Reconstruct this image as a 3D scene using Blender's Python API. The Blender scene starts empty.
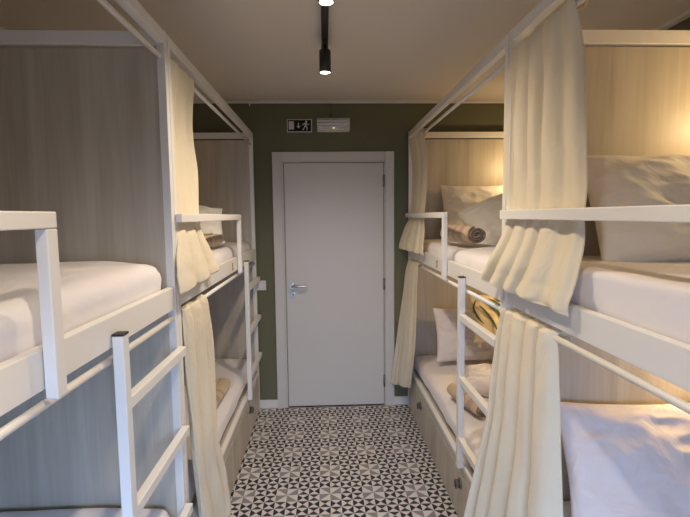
import bpy, bmesh, math, random
from mathutils import Vector, Matrix, noise, Euler
random.seed(7)
C = bpy.context.scene.collection
WORLD = {}            # object -> world location of its origin (all parents are unrotated)

# ------------------------------------------------------------------ materials
def new_mat(name):
    m = bpy.data.materials.new(name); m.use_nodes = True
    nt = m.node_tree; b = nt.nodes['Principled BSDF']
    return m, nt, b
def lk(nt, a, b): nt.links.new(a, b)
def node(nt, t, **kw):
    n = nt.nodes.new(t)
    for k, v in kw.items(): setattr(n, k, v)
    return n
def plain(name, col, rough=.5, metal=0, bump=0, bscale=200, emit=None, estr=0):
    m, nt, b = new_mat(name)
    b.inputs['Base Color'].default_value = (*col, 1)
    b.inputs['Roughness'].default_value = rough
    b.inputs['Metallic'].default_value = metal
    if emit:
        b.inputs['Emission Color'].default_value = (*emit, 1)
        b.inputs['Emission Strength'].default_value = estr
    tc = node(nt, 'ShaderNodeTexCoord'); nz = node(nt, 'ShaderNodeTexNoise')
    nz.inputs['Scale'].default_value = bscale
    lk(nt, tc.outputs['Object'], nz.inputs['Vector'])
    # faint tonal variation
    mp = node(nt, 'ShaderNodeMapRange'); lk(nt, nz.outputs['Fac'], mp.inputs['Value'])
    mp.inputs['To Min'].default_value = max(0, rough-.05); mp.inputs['To Max'].default_value = rough+.05
    lk(nt, mp.outputs['Result'], b.inputs['Roughness'])
    if bump:
        bp = node(nt, 'ShaderNodeBump'); bp.inputs['Strength'].default_value = bump
        bp.inputs['Distance'].default_value = .002
        lk(nt, nz.outputs['Fac'], bp.inputs['Height']); lk(nt, bp.outputs['Normal'], b.inputs['Normal'])
    return m
def wood(name, dark, mid, light, axis='Z', rough=.45, boards=0):
    m, nt, b = new_mat(name)
    tc = node(nt, 'ShaderNodeTexCoord'); oi = node(nt, 'ShaderNodeObjectInfo')
    ad = node(nt, 'ShaderNodeVectorMath', operation='ADD')
    cx = node(nt, 'ShaderNodeCombineXYZ')
    mu = node(nt, 'ShaderNodeMath', operation='MULTIPLY'); mu.inputs[1].default_value = 37.
    lk(nt, oi.outputs['Random'], mu.inputs[0]); lk(nt, mu.outputs[0], cx.inputs['X']); lk(nt, mu.outputs[0], cx.inputs['Z'])
    lk(nt, tc.outputs['Object'], ad.inputs[0]); lk(nt, cx.outputs[0], ad.inputs[1])
    def nz(scale, det, dist, vecscale):
        mp = node(nt, 'ShaderNodeMapping')
        mp.inputs['Scale'].default_value = vecscale
        lk(nt, ad.outputs[0], mp.inputs['Vector'])
        n = node(nt, 'ShaderNodeTexNoise')
        n.inputs['Scale'].default_value = scale; n.inputs['Detail'].default_value = det
        n.inputs['Distortion'].default_value = dist
        lk(nt, mp.outputs[0], n.inputs['Vector']); return n
    def vs(a, along):
        return {'Z': (a, a, along), 'Y': (a, along, a), 'X': (along, a, a)}[axis]
    n1 = nz(1, 5, 1.2, vs(9, .7)); n2 = nz(1, 4, .4, vs(90, 2.2))
    mx = node(nt, 'ShaderNodeMath', operation='MULTIPLY_ADD'); mx.inputs[1].default_value = .25
    lk(nt, n2.outputs['Fac'], mx.inputs[0]); 
    m2 = node(nt, 'ShaderNodeMath', operation='MULTIPLY'); m2.inputs[1].default_value = .75
    lk(nt, n1.outputs['Fac'], m2.inputs[0]); lk(nt, m2.outputs[0], mx.inputs[2])
    cr = node(nt, 'ShaderNodeValToRGB')
    e = cr.color_ramp.elements
    e[0].position = .33; e[0].color = (*dark, 1); e[1].position = .62; e[1].color = (*light, 1)
    x = e.new(.47); x.color = (*mid, 1)
    lk(nt, mx.outputs[0], cr.inputs['Fac']); lk(nt, cr.outputs['Color'], b.inputs['Base Color'])
    b.inputs['Roughness'].default_value = rough
    bp = node(nt, 'ShaderNodeBump'); bp.inputs['Strength'].default_value = .12; bp.inputs['Distance'].default_value = .001
    lk(nt, n2.outputs['Fac'], bp.inputs['Height']); lk(nt, bp.outputs['Normal'], b.inputs['Normal'])
    return m
def fabric(name, col, rough=.85, wr=.5, wscale=5, trans=0, stretch=(1, 1, 1), weave=.15, sheen=.2, col2=None, c2scale=3):
    m, nt, b = new_mat(name)
    b.inputs['Base Color'].default_value = (*col, 1); b.inputs['Roughness'].default_value = rough
    b.inputs['Sheen Weight'].default_value = sheen
    tc = node(nt, 'ShaderNodeTexCoord'); mp = node(nt, 'ShaderNodeMapping'); mp.inputs['Scale'].default_value = stretch
    lk(nt, tc.outputs['Object'], mp.inputs['Vector'])
    n1 = node(nt, 'ShaderNodeTexNoise'); n1.inputs['Scale'].default_value = wscale; n1.inputs['Detail'].default_value = 3
    n1.inputs['Distortion'].default_value = 1.5; n1.inputs['Roughness'].default_value = .45
    lk(nt, mp.outputs[0], n1.inputs['Vector'])
    n2 = node(nt, 'ShaderNodeTexNoise'); n2.inputs['Scale'].default_value = 350
    lk(nt, tc.outputs['Object'], n2.inputs['Vector'])
    b1 = node(nt, 'ShaderNodeBump'); b1.inputs['Strength'].default_value = wr; b1.inputs['Distance'].default_value = .03
    b2 = node(nt, 'ShaderNodeBump'); b2.inputs['Strength'].default_value = weave; b2.inputs['Distance'].default_value = .001
    lk(nt, n1.outputs['Fac'], b1.inputs['Height']); lk(nt, n2.outputs['Fac'], b2.inputs['Height'])
    lk(nt, b1.outputs['Normal'], b2.inputs['Normal']); lk(nt, b2.outputs['Normal'], b.inputs['Normal'])
    if col2:
        n3 = node(nt, 'ShaderNodeTexNoise'); n3.inputs['Scale'].default_value = c2scale
        lk(nt, tc.outputs['Object'], n3.inputs['Vector'])
        mx = node(nt, 'ShaderNodeMix', data_type='RGBA'); lk(nt, n3.outputs['Fac'], mx.inputs[0])
        mx.inputs[6].default_value = (*col, 1); mx.inputs[7].default_value = (*col2, 1)
        lk(nt, mx.outputs[2], b.inputs['Base Color'])
    if trans:
        t = node(nt, 'ShaderNodeBsdfTranslucent'); t.inputs['Color'].default_value = (*col, 1)
        lk(nt, b2.outputs['Normal'], t.inputs['Normal'])
        ms = node(nt, 'ShaderNodeMixShader'); ms.inputs[0].default_value = trans
        out = nt.nodes['Material Output']
        lk(nt, b.outputs[0], ms.inputs[1]); lk(nt, t.outputs[0], ms.inputs[2]); lk(nt, ms.outputs[0], out.inputs['Surface'])
    return m

M = {}
M['metal'] = plain('white_powder_coat', (.80, .78, .745), .38, 0, .08, 300)
M['black'] = plain('black_plastic', (.012, .012, .013), .45)
M['chrome'] = plain('dark_chrome', (.35, .34, .33), .25, 1)
M['steel'] = plain('brushed_steel', (.55, .53, .5), .3, 1)
M['brass'] = plain('aged_brass', (.35, .24, .07), .4, .8)
M['wood'] = wood('pale_grey_oak', (.43, .375, .295), (.51, .455, .37), (.58, .53, .44))
M['woodY'] = wood('pale_grey_oak_long', (.43, .375, .295), (.51, .455, .37), (.58, .53, .44), 'Y')
M['curtain'] = fabric('cream_curtain', (.85, .765, .59), .85, .35, 6, .22, (1, 1, .7), .2)
M['sheet'] = fabric('white_cotton_sheet', (.80, .765, .78), .8, .35, 3.2, 0, (1.6, .6, 1))
M['pillow'] = fabric('white_pillowcase', (.82, .79, .74), .8, .5, 6, 0, (1, 1, 1))
M['pillow_m'] = fabric('mauve_white_pillowcase', (.76, .71, .715), .8, .7, 6, 0, (1, 1, 1))
M['beige'] = fabric('beige_towelling', (.60, .45, .28), .95, .3, 8, 0, (1, 1, 1), .6, .3, (.52, .38, .24), 6)
M['roll_end'] = fabric('dark_brown_weave', (.03, .02, .02), .95, .3, 12, 0, (1, 1, 1), .6, .2, (.50, .42, .34), 45)
M['pinkbeige'] = fabric('pinkish_beige_band', (.42, .30, .24), .95, .3, 8, 0, (1, 1, 1), .6, .2)
M['ceiling'] = plain('ceiling_plaster', (.64, .585, .52), .9, 0, .3, 25)
M['green'] = plain('olive_wall_paint', (.138, .134, .076), .75, 0, .15, 60)
M['door'] = plain('door_lacquer', (.62, .59, .53), .42, 0, .03, 150)
M['trim'] = plain('white_trim', (.70, .685, .65), .5)
M['lamp'] = plain('lit_bulb', (1, 1, 1), .5, emit=(1, .93, .8), estr=14)
M['signwhite'] = plain('sign_pictogram_white', (.62, .62, .58), .5)
M['diffuser'] = plain('ribbed_diffuser', (.62, .61, .59), .3)
M['cushion'] = fabric('cream_cushion_linen', (.88, .74, .46), .9, .4, 8, 0, (1, 1, 1), .3)
M['leaf'] = fabric('palm_leaf_print', (.09, .11, .05), .9, .2, 8)
M['tassel'] = fabric('cream_cord', (.8, .74, .62), .9, .2, 8)

def glass_mat():
    m, nt, b = new_mat('window_glass')
    b.inputs['Transmission Weight'].default_value = 1; b.inputs['Roughness'].default_value = .02
    b.inputs['Base Color'].default_value = (.95, .98, 1, 1); b.inputs['IOR'].default_value = 1.45
    return m
M['glass'] = glass_mat()
def glint_band_mat():
    m, nt, b = new_mat('painted_glint_band')
    tc = node(nt, 'ShaderNodeTexCoord'); mp = node(nt, 'ShaderNodeMapping'); mp.inputs['Rotation'].default_value = (.5, 0, 0)
    wv = node(nt, 'ShaderNodeTexWave', bands_direction='Y'); wv.inputs['Scale'].default_value = 11; wv.inputs['Distortion'].default_value = 1.5
    wv.inputs['Detail'].default_value = 1; wv.inputs['Detail Scale'].default_value = 3
    cr = node(nt, 'ShaderNodeValToRGB'); e = cr.color_ramp.elements
    e[0].position = .35; e[0].color = (.40, .37, .33, 1); e[1].position = .6; e[1].color = (.66, .63, .58, 1)  # light catching the band, painted as slanted pale and dark ticks; no relief
    lk(nt, tc.outputs['Object'], mp.inputs[0]); lk(nt, mp.outputs[0], wv.inputs['Vector']); lk(nt, wv.outputs['Fac'], cr.inputs[0])
    lk(nt, cr.outputs[0], b.inputs['Base Color']); return m
M['ribbed'] = glint_band_mat()

def tile_mat():
    m, nt, b = new_mat('patterned_cement_tiles')
    tc = node(nt, 'ShaderNodeTexCoord'); sep = node(nt, 'ShaderNodeSeparateXYZ')
    lk(nt, tc.outputs['Object'], sep.inputs[0])
    def mt(op, a, b_=None, c_=None):
        n = node(nt, 'ShaderNodeMath', operation=op)
        for i, v in enumerate((a, b_, c_)):
            if v is None: continue
            if isinstance(v, (int, float)): n.inputs[i].default_value = v
            else: lk(nt, v, n.inputs[i])
        return n.outputs[0]
    cell = .0625
    # floor object sits at (.01, 2.605): that point is the centre of a pinwheel
    gx = mt('ADD', mt('DIVIDE', sep.outputs['X'], cell), 401.)
    gy = mt('ADD', mt('DIVIDE', sep.outputs['Y'], cell), 401.)
    ix, iy = mt('FLOOR', gx), mt('FLOOR', gy)
    fx = mt('SUBTRACT', mt('SUBTRACT', gx, ix), .5); fy = mt('SUBTRACT', mt('SUBTRACT', gy, iy), .5)
    # bow ties: dark left/right on one parity, dark top/bottom on the other
    par = mt('MODULO', mt('ADD', ix, iy), 2.)
    horiz = mt('GREATER_THAN', mt('ABSOLUTE', fx), mt('ABSOLUTE', fy))
    dark = mt('ABSOLUTE', mt('SUBTRACT', horiz, par))
    # pinwheels
    px = mt('SUBTRACT', mt('MODULO', gx, 4.), 1.); py = mt('SUBTRACT', mt('MODULO', gy, 4.), 1.)
    inp = mt('MULTIPLY', mt('LESS_THAN', mt('ABSOLUTE', px), 1.), mt('LESS_THAN', mt('ABSOLUTE', py), 1.))
    ang = mt('ARCTAN2', py, px)
    sec = mt('MODULO', mt('FLOOR', mt('ADD', mt('DIVIDE', ang, math.pi/4), 8.)), 2.)
    # sectors: E..NE -> index 8 -> 0 : grey
    grey = mt('SUBTRACT', 1., sec)
    def mix(f, a, bb):
        n = node(nt, 'ShaderNodeMix', data_type='RGBA'); lk(nt, f, n.inputs[0])
        for i, v in ((6, a), (7, bb)):
            if isinstance(v, tuple): n.inputs[i].default_value = (*v, 1)
            else: lk(nt, v, n.inputs[i])
        return n.outputs[2]
    light = (.64, .60, .58)
    darkc = mix(par, (.010, .009, .011), (.026, .024, .027))
    bow = mix(dark, light, darkc)
    pin = mix(grey, light, (.235, .225, .215))
    pat = mix(inp, bow, pin)
    # fine joints every four cells
    jx = mt('ABSOLUTE', mt('SUBTRACT', mt('MODULO', mt('ADD', gx, 1.), 4.), 0.)); jy = mt('MODULO', mt('ADD', gy, 1.), 4.)
    j = mt('MAXIMUM', mt('LESS_THAN', jx, .03), mt('LESS_THAN', jy, .03))
    nz = node(nt, 'ShaderNodeTexNoise'); nz.inputs['Scale'].default_value = 14; lk(nt, tc.outputs['Object'], nz.inputs['Vector'])
    col = mix(j, pat, (.30, .28, .27))
    var = node(nt, 'ShaderNodeMix', data_type='RGBA', blend_type='MULTIPLY'); var.inputs[0].default_value = .25
    lk(nt, col, var.inputs[6]); lk(nt, nz.outputs['Color'], var.inputs[7])
    lk(nt, col, b.inputs['Base Color'])
    mp = node(nt, 'ShaderNodeMapRange'); lk(nt, nz.outputs['Fac'], mp.inputs['Value'])
    mp.inputs['To Min'].default_value = .45; mp.inputs['To Max'].default_value = .65
    lk(nt, mp.outputs[0], b.inputs['Roughness'])
    return m
M['tiles'] = tile_mat()

# ------------------------------------------------------------------ mesh helpers
def box(bm, x0, x1, y0, y1, z0, z1, mi=0):
    if x0 > x1: x0, x1 = x1, x0
    if y0 > y1: y0, y1 = y1, y0
    vs = [bm.verts.new(p) for p in ((x0,y0,z0),(x1,y0,z0),(x1,y1,z0),(x0,y1,z0),(x0,y0,z1),(x1,y0,z1),(x1,y1,z1),(x0,y1,z1))]
    for f in ((0,3,2,1),(4,5,6,7),(0,1,5,4),(1,2,6,5),(2,3,7,6),(3,0,4,7)):
        bm.faces.new([vs[i] for i in f]).material_index = mi
def tube(bm, p, q, r, seg=14, mi=0, r2=None):
    p, q = Vector(p), Vector(q); d = (q-p).normalized()
    a = d.orthogonal().normalized(); b = d.cross(a); r2 = r if r2 is None else r2
    A = [bm.verts.new(p+(a*math.cos(t)+b*math.sin(t))*r) for t in [2*math.pi*i/seg for i in range(seg)]]
    B = [bm.verts.new(q+(a*math.cos(t)+b*math.sin(t))*r2) for t in [2*math.pi*i/seg for i in range(seg)]]
    for i in range(seg):
        j = (i+1) % seg
        f = bm.faces.new((A[i], A[j], B[j], B[i])); f.smooth = True; f.material_index = mi
    bm.faces.new(A[::-1]).material_index = mi; bm.faces.new(B).material_index = mi
def obj(name, bm, mats, parent=None, bevel=0, recenter=True, smooth=False):
    if isinstance(bm, bpy.types.Mesh): me = bm
    else:
        bmesh.ops.recalc_face_normals(bm, faces=bm.faces)
        me = bpy.data.meshes.new(name); bm.to_mesh(me); bm.free()
    if not isinstance(mats, (list, tuple)): mats = [mats]
    for m in mats: me.materials.append(m)
    o = bpy.data.objects.new(name, me); C.objects.link(o)
    c = Vector((0, 0, 0))
    if recenter is True:
        lo = Vector([min(v.co[i] for v in me.vertices) for i in range(3)]); hi = Vector([max(v.co[i] for v in me.vertices) for i in range(3)])
        c = (lo+hi)/2
    elif recenter: c = Vector(recenter)
    me.transform(Matrix.Translation(-c))
    WORLD[o] = c
    if parent is not None:
        o.parent = parent; o.location = c - WORLD[parent]
    else: o.location = c
    if smooth:
        for p in me.polygons: p.use_smooth = True
    if bevel:
        md = o.modifiers.new('bevel', 'BEVEL'); md.width = bevel; md.segments = 2; md.limit_method = 'ANGLE'
    return o
def bobj(name, boxes, mat, parent=None, bevel=.002):
    bm = bmesh.new()
    for b in boxes: box(bm, *b)
    return obj(name, bm, mat, parent, bevel)
def tag(o, label=None, cat=None, group=None, kind=None):
    if label: o['label'] = label
    if cat: o['category'] = cat
    if group: o['group'] = group
    if kind: o['kind'] = kind
    return o
def empty(name, loc, label=None, cat=None, group=None, kind=None):
    o = bpy.data.objects.new(name, None); C.objects.link(o); o.location = loc; o.empty_display_size = .1
    WORLD[o] = Vector(loc)
    return tag(o, label, cat, group, kind)
def catmull(keys, n):
    """keys: list of equal-length tuples; n samples per span"""
    out = []; K = len(keys)
    for i in range(K-1):
        p0, p1, p2, p3 = keys[max(i-1, 0)], keys[i], keys[i+1], keys[min(i+2, K-1)]
        for s in range(n):
            t = s/n
            out.append([.5*((2*b)+(-a+c)*t+(2*a-5*b+4*c-d)*t*t+(-a+3*b-3*c+d)*t**3) for a, b, c, d in zip(p0, p1, p2, p3)])
    out.append(list(keys[-1])); return out

# ------------------------------------------------------------------ room
XWL, XWR, YB, YW, ZC = -1.545, 1.70, -.95, 3.875, 2.52
bm = bmesh.new(); box(bm, XWL-.1, XWR+.1, YB-.1, YW+.1, -.05, 0)
tag(obj('floor', bm, M['tiles'], recenter=(.01, 2.605, 0)), kind='structure')
tag(bobj('ceiling', [(XWL-.1, XWR+.1, YB-.1, YW+.1, ZC, ZC+.08)], M['ceiling'], bevel=0), kind='structure')
tag(bobj('wall_left', [(XWL-.1, XWL, YB-.1, YW+.1, 0, ZC)], M['green'], bevel=0), kind='structure')
tag(bobj('wall_right', [(XWR, XWR+.1, YB-.1, YW+.1, 0, ZC)], M['green'], bevel=0), kind='structure')
tag(bobj('wall_far', [(XWL, XWR, YW, YW+.1, 0, ZC)], M['green'], bevel=0), kind='structure')
wx0, wx1, wz0, wz1 = -.75, .9, .8, 1.9
tag(bobj('wall_back', [(XWL, wx0, YB-.1, YB, 0, ZC), (wx1, XWR, YB-.1, YB, 0, ZC), (wx0, wx1, YB-.1, YB, 0, wz0), (wx0, wx1, YB-.1, YB, wz1, ZC)], M['green'], bevel=0), kind='structure')
w = empty('window_1', ((wx0+wx1)/2, YB-.05, wz0), kind='structure')
t_ = .05
bobj('window_frame', [(wx0, wx0+t_, YB-.08, YB+.01, wz0, wz1), (wx1-t_, wx1, YB-.08, YB+.01, wz0, wz1), (wx0, wx1, YB-.08, YB+.01, wz0, wz0+t_), (wx0, wx1, YB-.08, YB+.01, wz1-t_, wz1), (.05, .10, YB-.08, YB+.01, wz0, wz1)], M['trim'], w)
bobj('pane', [(wx0+t_, wx1-t_, YB-.05, YB-.044, wz0+t_, wz1-t_)], M['glass'], w, 0)
tag(bobj('trim_1', [(XWL, XWR, YW-.018, YW, ZC-.022, ZC)], M['trim'], bevel=.004), kind='structure')
tag(bobj('trim_2', [(XWL, XWL+.02, YB, YW-.02, ZC-.025, ZC)], M['trim'], bevel=.004), kind='structure')
tag(bobj('trim_3', [(XWR-.045, XWR, YB, YW-.02, ZC-.02, ZC)], M['trim'], bevel=.004), kind='structure')
tag(bobj('baseboard_left', [(XWL, -.416, YW-.014, YW, 0, .07)], M['trim'], bevel=.003), kind='structure')
tag(bobj('baseboard_right', [(.568, XWR, YW-.014, YW, 0, .07)], M['trim'], bevel=.003), kind='structure')

# door
d = empty('door_1', (.085, YW, 0), kind='structure')
fy = YW-.02
bobj('door_frame', [(-.416, -.342, fy, YW, 0, 2.117), (.495, .568, fy, YW, 0, 2.117), (-.342, .495, fy, YW, 2.043, 2.117),
                    (-.342, -.328, fy+.008, YW, 0, 2.043), (.485, .495, fy+.008, YW, 0, 2.043), (-.328, .485, fy+.008, YW, 2.033, 2.043)], M['door'], d, .003)
leaf = bobj('door_leaf', [(-.323, .480, fy+.004, YW, .012, 2.028)], M['door'], d, .003)
bobj('threshold_shade_strip', [(-.328, .485, fy+.01, YW, .0, .012)], M['black'], d, 0)  # black strip standing in for the shade in the gap under the leaf
bm = bmesh.new()
tube(bm, (-.27, fy+.004, 1.035), (-.27, fy-.006, 1.035), .026, 24)
tube(bm, (-.27, fy-.006, 1.035), (-.27, fy-.05, 1.035), .010, 14)
tube(bm, (-.275, fy-.05, 1.035), (-.145, fy-.05, 1.037), .0095, 14)
obj('door_handle', bm, M['steel'], leaf, .001)
bm = bmesh.new(); tube(bm, (-.268, fy+.004, .962), (-.268, fy-.005, .962), .025, 24)
k = obj('lock_rosette', bm, M['steel'], leaf, .001)
bm = bmesh.new(); tube(bm, (-.268, fy-.004, .966), (-.268, fy-.0065, .966), .006, 12); box(bm, -.271, -.265, fy-.0065, fy-.004, .950, .966)
obj('keyhole', bm, M['black'], k)
for hz in (1.88, 1.04, .215):
    bm = bmesh.new(); tube(bm, (.4825, fy-.001, hz-.05), (.4825, fy-.001, hz+.05), .007, 10)
    box(bm, .474, .491, fy+.002, fy+.006, hz-.045, hz+.045)
    obj('hinge', bm, M['chrome'], d)

# exit sign
sg = empty('exit_sign', (-.191, YW, 2.27), 'small black emergency exit sign with white running figure, arrow and door, beside emergency light', 'sign')
bobj('sign_frame', [(-.291, -.092, YW-.010, YW, 2.272, 2.374)], M['signwhite'], sg, .002)
face = bobj('sign_face', [(-.284, -.099, YW-.0125, YW-.009, 2.279, 2.367)], plain('matt_black_sign', (.004, .004, .004), .9), sg, .0005)
bobj('door_pictogram', [(-.277, -.235, YW-.0145, YW-.0125, 2.292, 2.356)], M['signwhite'], face, 0)
def flat_poly(name, polys, mat, parent, y0, y1):
    bm = bmesh.new()
    for P in polys:
        a = [bm.verts.new((x, y0, z)) for x, z in P]; b = [bm.verts.new((x, y1, z)) for x, z in P]
        bm.faces.new(a); bm.faces.new(b[::-1])
        for i in range(len(P)):
            j = (i+1) % len(P); bm.faces.new((a[i], b[i], b[j], a[j]))
    return obj(name, bm, mat, parent)
y0, y1 = YW-.0145, YW-.012
ax_, az_ = -.199, 2.323
flat_poly('arrow_pictogram', [[(ax_-.004, az_+.022), (ax_+.004, az_+.022), (ax_+.004, az_-.003), (ax_-.004, az_-.003)],
                              [(ax_-.016, az_-.003), (ax_+.016, az_-.003), (ax_, az_-.022)]], M['signwhite'], face, y0, y1)
def limb(p, q, w):
    p, q = Vector(p), Vector(q); n = Vector((-(q-p).y, (q-p).x)).normalized()*w/2
    return [tuple(p+n), tuple(q+n), tuple(q-n), tuple(p-n)]
rx, rz = -.141, 2.323
hd = [(rx+.004+.0085*math.cos(t), rz+.031+.0085*math.sin(t)) for t in [i*math.pi/6 for i in range(12)]]
flat_poly('running_figure', [hd, limb((rx+.002, rz+.022), (rx-.004, rz-.006), .014), limb((rx, rz+.018), (rx-.020, rz+.014), .006),
          limb((rx-.020, rz+.015), (rx-.024, rz), .006), limb((rx+.002, rz+.018), (rx+.018, rz+.006), .006), limb((rx+.018, rz+.007), (rx+.027, rz+.014), .006),
          limb((rx-.005, rz-.003), (rx-.014, rz-.020), .008), limb((rx-.013, rz-.018), (rx-.026, rz-.034), .007),
          limb((rx-.003, rz-.004), (rx+.012, rz-.014), .008), limb((rx+.011, rz-.012), (rx+.010, rz-.034), .007)], M['signwhite'], face, y0, y1)
# emergency light
el = empty('emergency_light', (.08, YW, 2.27), 'white ribbed bulkhead emergency light on green wall above the door', 'light fixture')
bobj('housing', [(-.052, .211, YW-.03, YW, 2.272, 2.381)], M['trim'], el, .006)
bm = bmesh.new(); 
n = 40; prof = []
for i in range(n+1):
    t = i/n; z = 2.276+.101*t
    prof.append((z, YW-.03-.028*math.sin(math.pi*t)**.5 - .0045*math.sin(t*math.pi*8)))
A = [[bm.verts.new((x, y, z)) for z, y in prof] for x in (-.047, .206)]
for i in range(n): bm.faces.new((A[0][i], A[1][i], A[1][i+1], A[0][i+1]))
for s in (0, 1): bm.faces.new([*A[s]])
bm.faces.new([A[0][0], A[1][0], A[1][-1], A[0][-1]])
obj('diffuser', bm, M['diffuser'], el)
bm = bmesh.new(); tube(bm, (.08, YW-.058, 2.296), (.08, YW-.064, 2.296), .005, 10)
obj('indicator_lamp', bm, plain('indicator', (.9, .8, .5), .4, emit=(1, .85, .5), estr=1.5), el)
bm = bmesh.new(); tube(bm, (.052, YW-.005, 2.375), (.052, YW-.005, ZC-.02), .0045, 8); tube(bm, (.068, YW-.005, 2.375), (.068, YW-.005, ZC-.02), .0045, 8)
tag(obj('cable_conduit', bm, M['green']), 'pair of thin wall-coloured cables running up from the emergency light', 'cable')
tag(bobj('cable_cover', [(.008, .020, 2.66, YW-.02, ZC-.006, ZC)], M['ceiling'], bevel=.001), 'thin plaster-coloured cable cover across ceiling from track end to wall', 'cable')
bm = bmesh.new(); tube(bm, (-.58, YW-.02, ZC-.012), (-.58, YW-.045, ZC-.014), .008, 8); tube(bm, (-.58, YW-.03, ZC-.012), (-.58, YW-.03, ZC-.045), .004, 8)
tag(obj('cable_clip', bm, M['trim']), 'tiny white clip on the cornice above the far left bunk bed', 'clip')
# light switch
ls = empty('light_switch', (-.535, YW, 1.0), 'white square wall switch on green wall behind the left ladder', 'switch')
bobj('switch_plate', [(-.565, -.490, YW-.010, YW, 1.0, 1.080)], M['trim'], ls, .003)
bobj('rocker', [(-.549, -.506, YW-.015, YW-.009, 1.018, 1.062)], M['trim'], ls, .002)

# ceiling track and spotlights
tr = empty('ceiling_track', (.013, 1.0, ZC), 'black lighting track running along the middle of the ceiling', 'lighting track')
bobj('track_profile', [(-.004, .030, -.6, 2.62, ZC-.034, ZC)], M['black'], tr, .003)
bobj('track_end_cap', [(-.006, .032, 2.62, 2.635, ZC-.036, ZC)], M['black'], tr, .003)
def spot(y, zt, label, xc=.013):
    s = empty('track_spotlight', (xc, y, ZC-.034), label, 'spotlight', 'black cylinder spotlights on the ceiling track')
    bobj('adapter', [(xc-.012, xc+.012, y-.04, y+.04, ZC-.052, ZC-.034)], M['black'], s)
    bm = bmesh.new(); tube(bm, (xc, y, ZC-.05), (xc, y, zt), .007, 10); obj('stem', bm, M['black'], s)
    bm = bmesh.new(); r = .0295; z2 = zt-.112; seg = 28
    prof = [(0, zt), (r-.003, zt), (r, zt-.003), (r, z2), (r-.003, z2), (r-.004, z2+.012), (0, z2+.012)]
    rings = [[bm.verts.new((xc+a*math.cos(t), y+a*math.sin(t), z)) for t in [2*math.pi*i/seg for i in range(seg)]] for a, z in prof[1:-1]]
    for A, B in zip(rings, rings[1:]):
        for i in range(seg): bm.faces.new((A[i], A[(i+1) % seg], B[(i+1) % seg], B[i])).smooth = True
    bm.faces.new(rings[0]); bm.faces.new(rings[-1])
    b = obj('lamp_body', bm, M['black'], s)
    bm = bmesh.new(); tube(bm, (xc, y, z2+.012), (xc, y, z2+.002), r-.0045, 24); obj('lens', bm, M['lamp'], b)
    L = bpy.data.lights.new('spot_beam', 'SPOT'); L.energy = SPOT_E; L.color = (1, .83, .635); L.spot_size = math.radians(155); L.spot_blend = .8
    L.shadow_soft_size = .03
    lo = bpy.data.objects.new('spot_beam', L); C.objects.link(lo); lo.location = (xc, y, z2-.012)
SPOT_E = 37
spot(2.50, 2.446, 'black cylinder spotlight hanging from the far end of the ceiling track')
spot(1.78, 2.480, 'black cylinder spotlight on the track, its glowing lens at the top edge', .016)
spot(.4, 2.446, 'black cylinder spotlight on the track, above and behind the viewpoint')
for o in list(C.objects):
    pass

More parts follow.
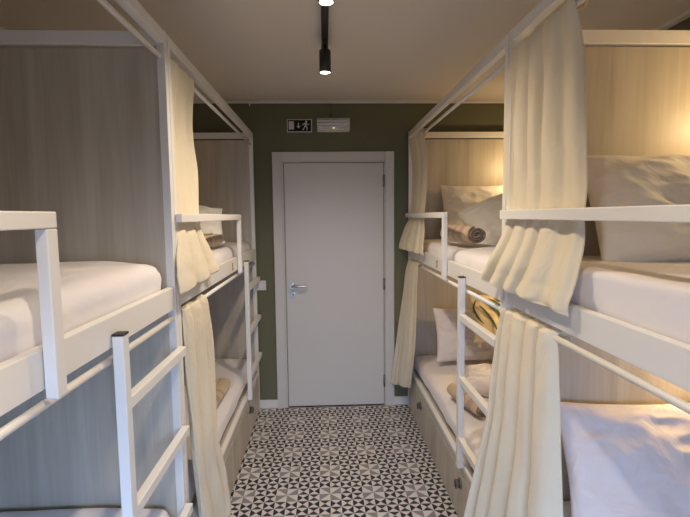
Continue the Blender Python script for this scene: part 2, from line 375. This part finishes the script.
# ------------------------------------------------------------------ beds
P = .030; D = .95; LEN = 2.045
ZR0, ZR1 = 1.265, 1.347
def make_bed(side, X, y0, guard, gear, label, group='white metal curtained bunk beds', divider=True, y_guard=1.21, LEN=LEN):
    """side -1 left / +1 right; X corridor plane of the posts; y0 near end; guard 'near'/'far'."""
    s = side; y1 = y0+LEN
    U = lambda u: X+s*u
    root = empty('bunk_bed', (U(D/2), (y0+y1)/2, 0), label, 'bunk bed', group)
    for u in (0, D-P):
        for y in (y0, y1-P):
            bobj('post', [(U(u), U(u+P), y, y+P, 0, 2.265)], M['metal'], root)
    for u in (0, D-P):
        bobj('canopy_beam', [(U(u), U(u+P), y0+P, y1-P, 2.222, 2.263)], M['metal'], root)
        bobj('side_rail', [(U(u+.002), U(u+P-.002), y0+P, y1-P, ZR0, ZR1)], M['metal'], root)
    for y in (y0, y1-P):
        bobj('canopy_beam', [(U(P), U(D-P), y, y+P, 2.215, 2.263)], M['metal'], root)
        bobj('end_rail', [(U(P), U(D-P), y+.004, y+P-.004, ZR0, 1.30)], M['metal'], root)
    bm = bmesh.new(); tube(bm, (U(.020), y0+P, 2.176), (U(.020), y1-P, 2.176), .009)
    obj('curtain_rail', bm, M['metal'], root)
    bm = bmesh.new(); tube(bm, (U(.014), y0+P, 1.228), (U(.014), y1-P, 1.228), .0095)
    obj('curtain_rail', bm, M['metal'], root)
    # headboard panels at the far end
    if divider:
        for z0, z1, nm in ((ZR0+.04, 2.205, 'headboard'), (.30, ZR0-.004, 'headboard')):
            bobj(nm, [(U(P+.001), U(D-P-.001), y1-.024, y1-.006, z0, z1)], M['wood'], root, .001)
    # guard rail
    g0, g1 = (y0+.0, y0+y_guard) if guard == 'near' else (y1-y_guard, y1-.010)
    gx0, gx1 = U(-.026), U(-.001)
    ex = g1 if guard == 'near' else g0+.036
    boxes = [(gx0, gx1, g0, g1, 1.585, 1.618), (gx0, gx1, ex-.036, ex, 1.246, 1.584)]
    far = g0 if guard == 'near' else g1-.03
    if gear.get('guard_stub'): boxes.append((gx0, gx1, far, far+.03, 1.30, 1.584))
    bobj('guard_rail', boxes, M['metal'], root, .0025)
    # ladder
    lc = gear['ladder']; xr = gear['ladder_end']
    lad = empty('ladder', ((gx0+gx1)/2, lc, .3)); lad.parent = root; lad.location = Vector(lad.location)-WORLD[root]
    lw = .018
    bobj('stile', [(U(-.030), U(-.001), lc-lw, lc+lw, gear.get('lz', .315), 1.296)], M['metal'], lad)
    bobj('stile_cap', [(U(-.031), U(0), lc-lw-.001, lc+lw+.001, 1.296, 1.302)], M['black'], lad, .0015)
    for rz in (1.118, .806, .492):
        a, b = sorted((lc, xr))
        bobj('rung', [(U(-.029), U(-.001), a+(lw if lc < xr else 0), b-(lw if lc > xr else 0), rz-.032, rz)], M['metal'], lad)
    if gear.get('bracket'):
        bobj('ladder_bracket', [(U(-.004), U(.001), lc+.02, lc+.07, 1.285, 1.31)], M['metal'], lad, .001)
    # decks
    bobj('slat_deck', [(U(P+.002), U(D-P-.002), y0+P, y1-P, 1.268, 1.290)], M['wood'], root, .001)
    base = bobj('base_box', [(U(.016), U(D-P), y0+P, y1-P-.002, .02, .322)], M['woodY'], root, .001)
    bobj('base_rail', [(U(.002), U(.03), y0+P, y1-P, .318, .336)], M['metal'], root, .001)
    bobj('fascia', [(U(.004), U(.016), y0+P, y1-P, .282, .316)], M['ribbed'], root, .001)
    n = 2; a0 = y0+P+.002; a1 = y1-P-.002; w = (a1-a0)/n
    for i in range(n):
        dr = bobj('drawer', [(U(.002), U(.016), a0+i*w+.003, a0+(i+1)*w-.003, .012, .276)], M['wood'], root, .0015)
        yc = a0+(i+.5)*w
        bm = bmesh.new(); tube(bm, (U(.002), yc, .218), (U(-.006), yc, .218), .029, 22); tube(bm, (U(-.006), yc, .218), (U(-.026), yc, .218), .020, 22, r2=.026)
        kb = obj('knob', bm, M['chrome'], dr, .001)
        bm = bmesh.new(); tube(bm, (U(-.0255), yc, .218), (U(-.028), yc, .218), .016, 18); obj('knob_face', bm, M['black'], kb)
    if 'number_y' in gear:
        ny = gear['number_y']; bm = bmesh.new(); x0_, x1_ = U(-.003), U(.002)
        box(bm, x0_, x1_, ny-.003, ny+.003, 1.282, 1.326); box(bm, x0_, x1_, ny-.003+s*-.004, ny+.009 if s > 0 else ny+.003, 1.318, 1.326)
        obj('bed_number', bm, M['brass'], root, .0005)
    return root

XL, XR = -.56, .68
YN, YF = -.25, 1.80
bedLN = make_bed(-1, XL, YN, 'near', dict(ladder=1.250, ladder_end=1.778), 'white metal bunk bed at near left, ladder by its far post', y_guard=1.220)
bedLF = make_bed(-1, XL, YF, 'near', dict(ladder=3.27, ladder_end=3.84, number_y=2.86), 'white metal bunk bed at far left, beside the door wall', y_guard=1.26)
bedRN = make_bed(+1, XR, YN-.035, 'far', dict(ladder=.22, ladder_end=YN), 'white metal bunk bed at near right, big cream curtains by its far post', y_guard=1.25)
bedRF = make_bed(+1, XR, YF-.035, 'far', dict(ladder=2.265, ladder_end=1.775, number_y=2.84, bracket=1, lz=.33), 'white metal bunk bed at far right, ladder beside large cream curtain', y_guard=1.25, LEN=LEN+.035)

# ------------------------------------------------------------------ bedding
def rslab(x0, x1, y0, y1, z0, z1, r, nx, ny, nz, f=None):
    """rounded box as a surface grid, displaced by f(p, n)->offset along z/normal"""
    bm = bmesh.new()
    lo, hi = Vector((x0, y0, z0)), Vector((x1, y1, z1)); S = hi-lo; N = (nx, ny, nz); cache = {}
    def gv(i, j, k):
        key = (i, j, k)
        if key in cache: return cache[key]
        def warp(t): return t
        p = Vector((lo.x+S.x*i/nx, lo.y+S.y*j/ny, lo.z+S.z*k/nz))
        q = Vector([min(max(p[a], lo[a]+r), hi[a]-r) for a in range(3)]); d = p-q
        if d.length > 1e-9:
            m = max(abs(d.x), abs(d.y), abs(d.z)); d = d.normalized(); p = q+d*r*min(1, m/r)
        else: d = Vector((0, 0, 1)) if k == nz else Vector((0, 0, -1))
        if f: p = f(p, d)
        cache[key] = bm.verts.new(p); return cache[key]
    def face(fn, A, B):
        for a in range(A):
            for b in range(B):
                bm.faces.new((fn(a, b), fn(a+1, b), fn(a+1, b+1), fn(a, b+1)))
    face(lambda a, b: gv(a, b, nz), nx, ny); face(lambda a, b: gv(a, b, 0), nx, ny)
    face(lambda a, b: gv(a, 0, b), nx, nz); face(lambda a, b: gv(a, ny, b), nx, nz)
    face(lambda a, b: gv(0, a, b), ny, nz); face(lambda a, b: gv(nx, a, b), ny, nz)
    return bm
def mattress(side, X, y0, y1, z0, z1, label, seed, amp=.006, u0=.034, mat='sheet', r=.05, crown=.012, over=0):
    xa, xb = sorted((X+side*u0, X+side*(D-.034)))
    edge = X+side*u0
    def f(p, d):
        t = max(0, (p.z-z0)/(z1-z0))
        n1 = noise.noise(Vector((p.x*5+seed, p.y*1.6, seed)))
        n2 = noise.noise(Vector((p.x*3, p.y*9+p.x*6, p.z*10+seed*2)))
        cr = crown*(1-((p.x-(xa+xb)/2)/((xb-xa)/2))**2) if d.z > .5 else 0
        dd = amp*n1*1.5+amp*.8*n2
        # long horizontal creases down the visible side
        if abs(d.z) < .6 and abs(p.x-edge) < .05: dd += .004*math.sin((p.z-z0)*75+3*noise.noise(Vector((p.y*3, 0, seed))))*t
        q = p+d*dd; q.z += cr
        if over and abs(p.x-edge) < .25: q.x -= side*over*min(1, max(0, (p.z-1.352)/.03))*(1-abs(p.x-edge)/.25)
        q.z = max(q.z, z0); 
        if side > 0: q.x = max(q.x, xa-.003)
        else: q.x = min(q.x, xb+.003)
        return q
    bm = rslab(xa, xb, y0, y1, z0, z1, r, 40, 90, 8, f)
    o = obj('mattress', bm, M[mat], smooth=True)
    return tag(o, label, 'mattress', 'sheeted mattresses on the bunks')
mLNu = mattress(-1, XL, YN+.04, 1.755, 1.291, 1.44, 'white sheeted mattress on upper near left bunk, behind guard rail', 1, .006)
mLNl = mattress(-1, XL, YN+.04, 1.755, .338, .510, 'white sheeted mattress on lower near left bunk, behind the near ladder', 2, .004)
mLFu = mattress(-1, XL, YF+.04, 3.80, 1.291, 1.405, 'white sheeted mattress on upper far left bunk, rolled blanket on top', 3, .006)
mLFl = mattress(-1, XL, YF+.04, 3.80, .338, .455, 'white sheeted mattress on lower far left bunk, above wooden drawers', 4, .005)
mRNu = mattress(+1, XR, YN+.04, 1.733, 1.291, 1.454, 'white sheeted mattress on upper near right bunk, big pillow on it', 5, .004, u0=.032, r=.034, crown=-.006, over=.022)
mRNl = mattress(+1, XR, YN+.04, 1.725, .338, .488, 'white sheeted mattress on lower near right bunk, beneath mauve-white pillow', 6, .004)
mRFu = mattress(+1, XR, YF+.04, 3.80, 1.291, 1.405, 'white sheeted mattress on upper far right bunk, two pillows on it', 7, .007)
mRFl = mattress(+1, XR, YF+.04, 3.80, .338, .455, 'white sheeted mattress on lower far right bunk, behind the ladder', 8, .006)

def pillow(w, h, t, loc, rot, mat, label, seed, group=None, wr=.012, pinch=.06, sag=0, cat='pillow', name='pillow'):
    """local x width, y height, z thickness; then rotated (Euler) and placed"""
    NU, NV = 84, 60; bm = bmesh.new(); R_ = Euler([math.radians(a) for a in rot]).to_matrix()
    def pt(u, v, sgn):
        # outline with soft pulled-in edges and pointed corners
        x = u*w/2*(1-pinch*(1-v*v)**1 *abs(u)**3); y = v*h/2*(1-pinch*1.3*(1-u*u)*abs(v)**3)
        e = (1-abs(u)**2.6)*(1-abs(v)**2.6)
        th = t/2*max(e, 0)**.55
        nz = noise.noise(Vector((u*2.2+seed, v*2.2, sgn*3))) ; 
        # creases that radiate from corners
        ang = math.atan2(v, u)
        cr = .9-3.2*abs(noise.noise(Vector((u*1.8+v*1.4+seed*2, v*2.6-u*.9, 4)))) - 1.1*abs(noise.noise(Vector((u*3-v*1.5+seed, v*4+u, 9))))
        cr = max(cr, -.9)
        th += (wr*nz + wr*.62*cr)*min(1, e*3)
        y -= sag*(1-u*u)*(v > 0)*v
        p = Vector((x, y, sgn*th))
        return R_ @ p + Vector(loc)
    top = [[bm.verts.new(pt(-1+2*i/NU, -1+2*j/NV, 1)) for j in range(NV+1)] for i in range(NU+1)]
    bot = [[top[i][j] if i in (0, NU) or j in (0, NV) else bm.verts.new(pt(-1+2*i/NU, -1+2*j/NV, -1)) for j in range(NV+1)] for i in range(NU+1)]
    for i in range(NU):
        for j in range(NV):
            bm.faces.new((top[i][j], top[i+1][j], top[i+1][j+1], top[i][j+1]))
            bm.faces.new((bot[i][j], bot[i][j+1], bot[i+1][j+1], bot[i+1][j]))
    o = obj(name, bm, M[mat], smooth=True)
    # piped seam around the case
    return tag(o, label, cat, group)
# rot x: 90 = standing upright facing -y ; less = leaning back
pillow(.70, .44, .19, (1.240, 1.565, 1.618), (61, 0, -2), 'pillow', 'large white pillow leaning on the wood panel of upper near right bunk', 11, wr=.018)
pillow(.72, .46, .15, (1.200, 1.585, .690), (66, 0, -2), 'pillow_m', 'large mauve-white pillow leaning on the panel of lower near right bunk', 12, wr=.014)
pillow(.64, .44, .15, (1.235, 3.685, 1.630), (72, 0, -3), 'pillow', 'cream lit pillow standing against the end panel, upper far right bunk', 13, wr=.012)
pillow(.58, .42, .20, (1.225, 3.10, 1.590), (42, -22, -10), 'pillow', 'white pillow slumped in front of the cream pillow, upper far right bunk', 14, wr=.016)
pillow(.66, .42, .14, (1.155, 3.50, .690), (64, 0, -3), 'pillow_m', 'mauve-white pillow leaning at the end of lower far right bunk', 15, wr=.013)
pillow(.50, .36, .16, (-.90, 3.06, 1.55), (38, 0, 14), 'pillow', 'white pillow on upper far left bunk, half behind the cream curtain', 16)
cu = pillow(.44, .36, .10, (1.245, 3.25, .870), (62, 0, -4), 'cushion', 'golden cream cushion with dark green palm leaf print, behind ladder', 17, cat='cushion', name='cushion', wr=.006)
# palm leaf print: thin blades lying on the cushion front
bm = bmesh.new()
def blade(p0, p1, w, bend):
    p0, p1 = Vector(p0), Vector(p1); dr = p1-p0; nrm = Vector((0, 0, 1)).cross(dr).normalized() if False else Vector((-dr.z, 0, dr.x)).normalized()
    n = 8; L_, R__ = [], []
    for i in range(n+1):
        t = i/n; c = p0+dr*t+nrm*bend*math.sin(math.pi*t); ww = w*math.sin(math.pi*min(1, t*.9+.08))**.8
        L_.append(bm.verts.new(c+nrm*ww/2)); R__.append(bm.verts.new(c-nrm*ww/2))
    for i in range(n): bm.faces.new((L_[i], L_[i+1], R__[i+1], R__[i]))
for (a, b, w_, bd) in (((-.05, 0, .11), (.075, 0, -.09), .024, .022), ((-.02, 0, .13), (.11, 0, -.04), .020, .025), ((-.09, 0, .08), (.02, 0, -.12), .018, .012),
                       ((.02, 0, .13), (.14, 0, .02), .016, .02), ((-.13, 0, .07), (-.07, 0, -.06), .014, -.012), ((-.11, 0, .12), (-.13, 0, .02), .012, -.008)):
    blade((a[0]-.07, 0, a[2]), (b[0]-.07, 0, b[2]), w_, bd)
Rc = Euler([math.radians(a) for a in (62, 0, -4)]).to_matrix()
for v in bm.verts:
    uu, vv = v.co.x/.22, v.co.z/.18
    e = max(0, (1-abs(uu)**2.6)*(1-abs(vv)**2.6))
    v.co = Rc @ Vector((v.co.x, v.co.z, .05*e**.55+.008)) + Vector((1.245, 3.25, .870))
lf = obj('leaf_print', bm, M['leaf'], cu)
bm = bmesh.new(); pts = [(1.045, 3.145, .86), (1.042, 3.13, .82), (1.050, 3.115, .78), (1.044, 3.11, .74)]
for a, b in zip(pts, pts[1:]): tube(bm, a, b, .004, 8)
for k in range(5): tube(bm, pts[-1], (1.044+(k-2)*.005, 3.11, .70), .002, 6)
ts = obj('tassel', bm, M['tassel'], cu)

def roll(p, q, r, label, seed, squash=.8, turns=3.2, body='beige', name='rolled_blanket'):
    """spiral roll from p (visible end) to q"""
    p, q = Vector(p), Vector(q); d = (q-p); L = d.length; d.normalize()
    side = Vector((0, 0, 1)).cross(d).normalized(); up = Vector((0, 0, 1))
    bm = bmesh.new(); n = int(turns*26); th = r/(turns+.3)*.66; NL = 14
    rows = []
    for k in range(NL+1):
        t = k/NL; endf = 1-.10*(abs(2*t-1)**6); ring = []
        for sgn in (1, -1):
            arr = []
            for i in range(n+1):
                a = i/n*turns*2*math.pi; rr = (.10+.90*i/n)*r
                rr2 = rr+(sgn*th*.5 if sgn < 0 else 0)
                rr2 = rr if sgn > 0 else max(rr-th, .0008)
                w = 1+.04*noise.noise(Vector((math.cos(a)*1.5+seed, math.sin(a)*1.5, t*3)))
                off = side*math.cos(a)*rr2*w + up*math.sin(a)*rr2*squash*w
                arr.append(p+d*(L*t+(.012*noise.noise(Vector((a*.4, seed, 0))) if k in (0, NL) else 0))+off*endf)
            ring.append([bm.verts.new(x) for x in arr])
        rows.append(ring)
    for A, B in zip(rows, rows[1:]):
        for s_ in (0, 1):
            for i in range(n):
                f = bm.faces.new((A[s_][i], A[s_][i+1], B[s_][i+1], B[s_][i])); f.material_index = 0 if s_ == 0 else 1
                if s_ == 0 and (A is rows[2] or A is rows[3] or A is rows[6]): f.material_index = 2
        for i in (0, n):
            bm.faces.new((A[0][i], A[1][i], B[1][i], B[0][i])).material_index = 0
    for Rr in (rows[0], rows[-1]):
        for i in range(n):
            bm.faces.new((Rr[0][i], Rr[0][i+1], Rr[1][i+1], Rr[1][i])).material_index = 1
    zmin = min(v.co.z for v in bm.verts)
    o = obj(name, bm, [M[body], M['roll_end'], M['pinkbeige'] if body == 'beige' else M[body]], smooth=True)
    return tag(o, label, 'blanket', 'rolled blankets laid on the bunks')
roll((.868, 2.66, 1.486), (.800, 3.02, 1.486), .075, 'rolled beige blanket with dark spiral end, upper far right bunk by pillows', 1)
roll((.875, 2.50, .517), (.80, 2.84, .517), .066, 'rolled beige blanket with dark spiral end, lower far right bunk', 2, .72)
roll((-.700, 2.66, 1.466), (-.680, 3.02, 1.466), .056, 'rolled beige blanket with dark end, upper far left bunk beside curtain', 3)
roll((-.700, 2.69, .503), (-.690, 3.10, .503), .066, 'rolled tan blanket on lower far left bunk, beside hanging curtain', 4, .62)
pillow(.44, .34, .15, (1.10, 2.92, .53), (8, 0, -25), 'pinkbeige2' if 'pinkbeige2' in M else 'pillow_m', 'folded greyish-beige duvet bundle behind rolled blanket, lower far right bunk', 21, cat='duvet', name='duvet_bundle', wr=.01)

# ------------------------------------------------------------------ curtains
def curtain(side, keys, nf, seed, label, nu=None, phase=0., jitter=.35, group='cream bunk curtains', sharp=1.0, per=7, dens=.75, ruffle=0.):
    """keys: (xa, ya, za, xb, yb, zb, amp): edge a = far side, edge b = near side. Fold offset goes along x and a little along y."""
    rows = catmull(keys, per); nu = nu or int(nf*22); bm = bmesh.new(); V = []
    nr = len(rows)
    hem = max((i for i in range(nr) if rows[i][2]-rows[-1][2] > .04), default=0)
    for r, k in enumerate(rows):
        xa, ya, za, xb, yb, zb, am = k; vr = r/(nr-1); line = []
        for i in range(nu+1):
            u = i/nu
            uw = 1-(1-u)**dens if dens >= 1 else u**dens
            drift = noise.noise(Vector((u*2.2, vr*1.3, seed+5)))
            th = 2*math.pi*nf*uw+phase+drift*3.4
            ma = .75+.8*noise.noise(Vector((u*nf*.8, vr*1.2, seed+20)))
            f = ma*(math.sin(th)+jitter*math.sin(th*.53+seed)+.22*math.sin(th*2.1+seed*2+vr*2))
            f = f-.25*abs(f)*sharp
            top = max(0, 1-vr/.22)
            f += ruffle*top*(math.sin(th*2.3+vr*16+seed)*.75+.5*math.sin(th*3.7-vr*25))
            wr = .30*noise.noise(Vector((u*nf*1.4, vr*10, seed+9)))+.22*noise.noise(Vector((u*nf*2.5+vr*6, vr*16, seed+3)))
            if r == hem: wr -= .16
            x = xa+(xb-xa)*u - side*am*(f+wr)
            y = ya+(yb-ya)*u + am*.35*math.cos(th)*(1-abs(2*u-1))
            z = za+(zb-za)*u + am*.25*math.sin(th+1)*(1 if r > nr-3 else 0)
            line.append(bm.verts.new((x, y, z)))
        V.append(line)
    for A, B in zip(V, V[1:]):
        for i in range(nu): bm.faces.new((A[i], A[i+1], B[i+1], B[i]))
    o = obj('curtain', bm, M['curtain'], smooth=True)
    sd = o.modifiers.new('thick', 'SOLIDIFY'); sd.thickness = .0035; sd.offset = 0
    # stitched hem near the bottom: a thin raised band
    bm = bmesh.new(); A = []
    h0 = nr-4
    me_pts = [[v for v in row] for row in []]
    tag(o, label, 'curtain', group)
    return o
def hang(x, z, r=.017):
    """profile of the rod pocket: rows from the inner side over the rod"""
    return [(x+r*math.sin(a), z+r*math.cos(a)) for a in (-2.3, -1.4, -.5, .5, 1.4)]
def pocket(side, x, z, ya, yb, am, r=.017):
    out = []
    for a in (2.4, 1.5, .7, 0, -.7, -1.5):
        xx = x+side*r*math.sin(a); zz = z+r*math.cos(a)
        out.append((xx, ya, zz, xx, yb, zz, am))
    return out
# right near, upper
curtain(+1, pocket(1, .700, 2.176, 1.745, 1.315, .005) + [
    (.680, 1.765, 2.05, .702, 1.310, 2.05, .011), (.676, 1.770, 1.86, .702, 1.290, 1.86, .012), (.680, 1.765, 1.68, .702, 1.262, 1.68, .008),
    (.683, 1.745, 1.60, .692, 1.246, 1.60, .005), (.670, 1.755, 1.53, .688, 1.243, 1.52, .009), (.640, 1.80, 1.43, .668, 1.236, 1.43, .012),
    (.626, 1.86, 1.358, .648, 1.240, 1.352, .013), (.624, 1.87, 1.342, .648, 1.238, 1.328, .013)],
    4.5, 3, 'wide cream curtain tucked behind the guard rail, upper near right bunk', per=8)
# right near, lower
curtain(+1, pocket(1, .692, 1.228, 1.750, 1.365, .012, .020) + [
    (.668, 1.757, 1.17, .672, 1.355, 1.17, .015), (.655, 1.765, 1.05, .670, 1.342, 1.05, .018), (.640, 1.78, .80, .668, 1.325, .80, .021),
    (.600, 1.82, .50, .662, 1.300, .50, .024), (.570, 1.86, .25, .655, 1.285, .25, .026), (.560, 1.87, .10, .650, 1.280, .10, .026)],
    4.6, 8, 'long cream curtain gathered on the rod, lower near right bunk', phase=1.0, per=8, ruffle=1.)
# right far, upper
curtain(+1, pocket(1, .700, 2.176, 3.80, 3.28, .006) + [
    (.712, 3.80, 2.0, .712, 3.27, 2.0, .011), (.710, 3.80, 1.75, .708, 3.27, 1.75, .012), (.694, 3.80, 1.60, .694, 3.28, 1.60, .007),
    (.650, 3.82, 1.50, .688, 3.24, 1.50, .011), (.612, 3.84, 1.38, .664, 3.16, 1.38, .014), (.605, 3.845, 1.335, .660, 3.14, 1.335, .014)],
    4.5, 12, 'cream curtain tied at the guard rail, upper far right bunk by the door')
# right far, lower
curtain(+1, pocket(1, .694, 1.228, 3.80, 3.40, .009, .020) + [
    (.660, 3.81, 1.15, .668, 3.38, 1.15, .013), (.640, 3.82, .95, .664, 3.38, .95, .015), (.595, 3.835, .60, .660, 3.40, .60, .018),
    (.555, 3.84, .30, .652, 3.48, .36, .022), (.542, 3.84, .20, .650, 3.53, .27, .022)],
    4.5, 15, 'long cream curtain beside the door frame, lower far right bunk', ruffle=1.)
# left far, upper
curtain(-1, pocket(-1, -.580, 2.176, 2.15, 1.845, .006) + [
    (-.592, 2.20, 2.0, -.592, 1.843, 2.0, .011), (-.590, 2.24, 1.82, -.590, 1.842, 1.82, .012), (-.574, 2.19, 1.60, -.574, 1.842, 1.60, .006),
    (-.566, 2.21, 1.52, -.550, 1.82, 1.52, .010), (-.540, 2.27, 1.42, -.534, 1.76, 1.42, .014), (-.522, 2.29, 1.345, -.520, 1.74, 1.325, .016)],
    2.6, 21, 'glowing cream curtain tucked behind the guard rail, upper far left bunk')
# left far, lower
curtain(-1, pocket(-1, -.574, 1.228, 2.19, 1.845, .009, .020) + [
    (-.548, 2.20, 1.16, -.550, 1.845, 1.16, .013), (-.545, 2.25, .90, -.548, 1.85, .90, .015), (-.525, 2.18, .60, -.535, 1.84, .60, .018),
    (-.495, 2.23, .35, -.520, 1.83, .35, .018), (-.480, 2.22, .18, -.515, 1.82, .18, .018)],
    3.0, 24, 'long cream curtain hanging from the rod, lower far left bunk', ruffle=1., dens=1.)

# ------------------------------------------------------------------ lights
def light(kind, name, loc, energy, col, size=.1, rot=(0, 0, 0), sy=None, spread=None):
    L = bpy.data.lights.new(name, kind); L.energy = energy; L.color = col
    if kind == 'AREA':
        L.size = size
        if sy: L.shape = 'RECTANGLE'; L.size_y = sy
        if spread: L.spread = math.radians(spread)
    elif kind in ('POINT', 'SPOT'): L.shadow_soft_size = size
    o = bpy.data.objects.new(name, L); C.objects.link(o); o.location = loc; o.rotation_euler = [math.radians(a) for a in rot]
    return o
WARM = (1, .68, .34)
light('AREA', 'window_daylight', ((wx0+wx1)/2, YB+.03, 1.2), 40, (.40, .60, 1), 1.4, (50, 0, 0), .95, spread=105)
LAMPS = [('reading_lamp', (1.56, 1.50, 1.95), 7), ('reading_lamp', (1.44, 1.66, 1.13), 6),
         ('reading_lamp', (1.50, 3.56, 1.98), 4.5), ('reading_lamp', (1.50, 3.02, 1.21), 8),
         ('reading_lamp', (-1.40, 3.70, 1.98), 1.0)]
for nm, loc, e in LAMPS: light('POINT', nm, loc, e, WARM, .03)

# world: overcast daylight outside the window
wd = bpy.data.worlds.new('world'); bpy.context.scene.world = wd; wd.use_nodes = True
bg = wd.node_tree.nodes['Background']; bg.inputs[0].default_value = (.55, .72, 1, 1); bg.inputs[1].default_value = .6

# ------------------------------------------------------------------ camera
f_px, yaw, pitch, roll_, zc = 472.4, .0418, .0905, -.0104, 1.604
fw = Vector((math.sin(yaw)*math.cos(pitch), math.cos(yaw)*math.cos(pitch), -math.sin(pitch)))
r = fw.cross(Vector((0, 0, 1))).normalized(); u = r.cross(fw)
c, s = math.cos(roll_), math.sin(roll_)
r2 = r*c+u*s; u2 = -r*s+u*c
cd = bpy.data.cameras.new('camera'); cd.sensor_width = 36; cd.lens = f_px*36/690; cd.clip_start = .02
cam = bpy.data.objects.new('camera', cd); C.objects.link(cam)
cam.matrix_world = Matrix(((r2.x, u2.x, -fw.x, 0), (r2.y, u2.y, -fw.y, 0), (r2.z, u2.z, -fw.z, zc), (0, 0, 0, 1)))
bpy.context.scene.camera = cam
bpy.context.scene.view_settings.view_transform = 'Standard'
bpy.context.scene.view_settings.exposure = 0.05
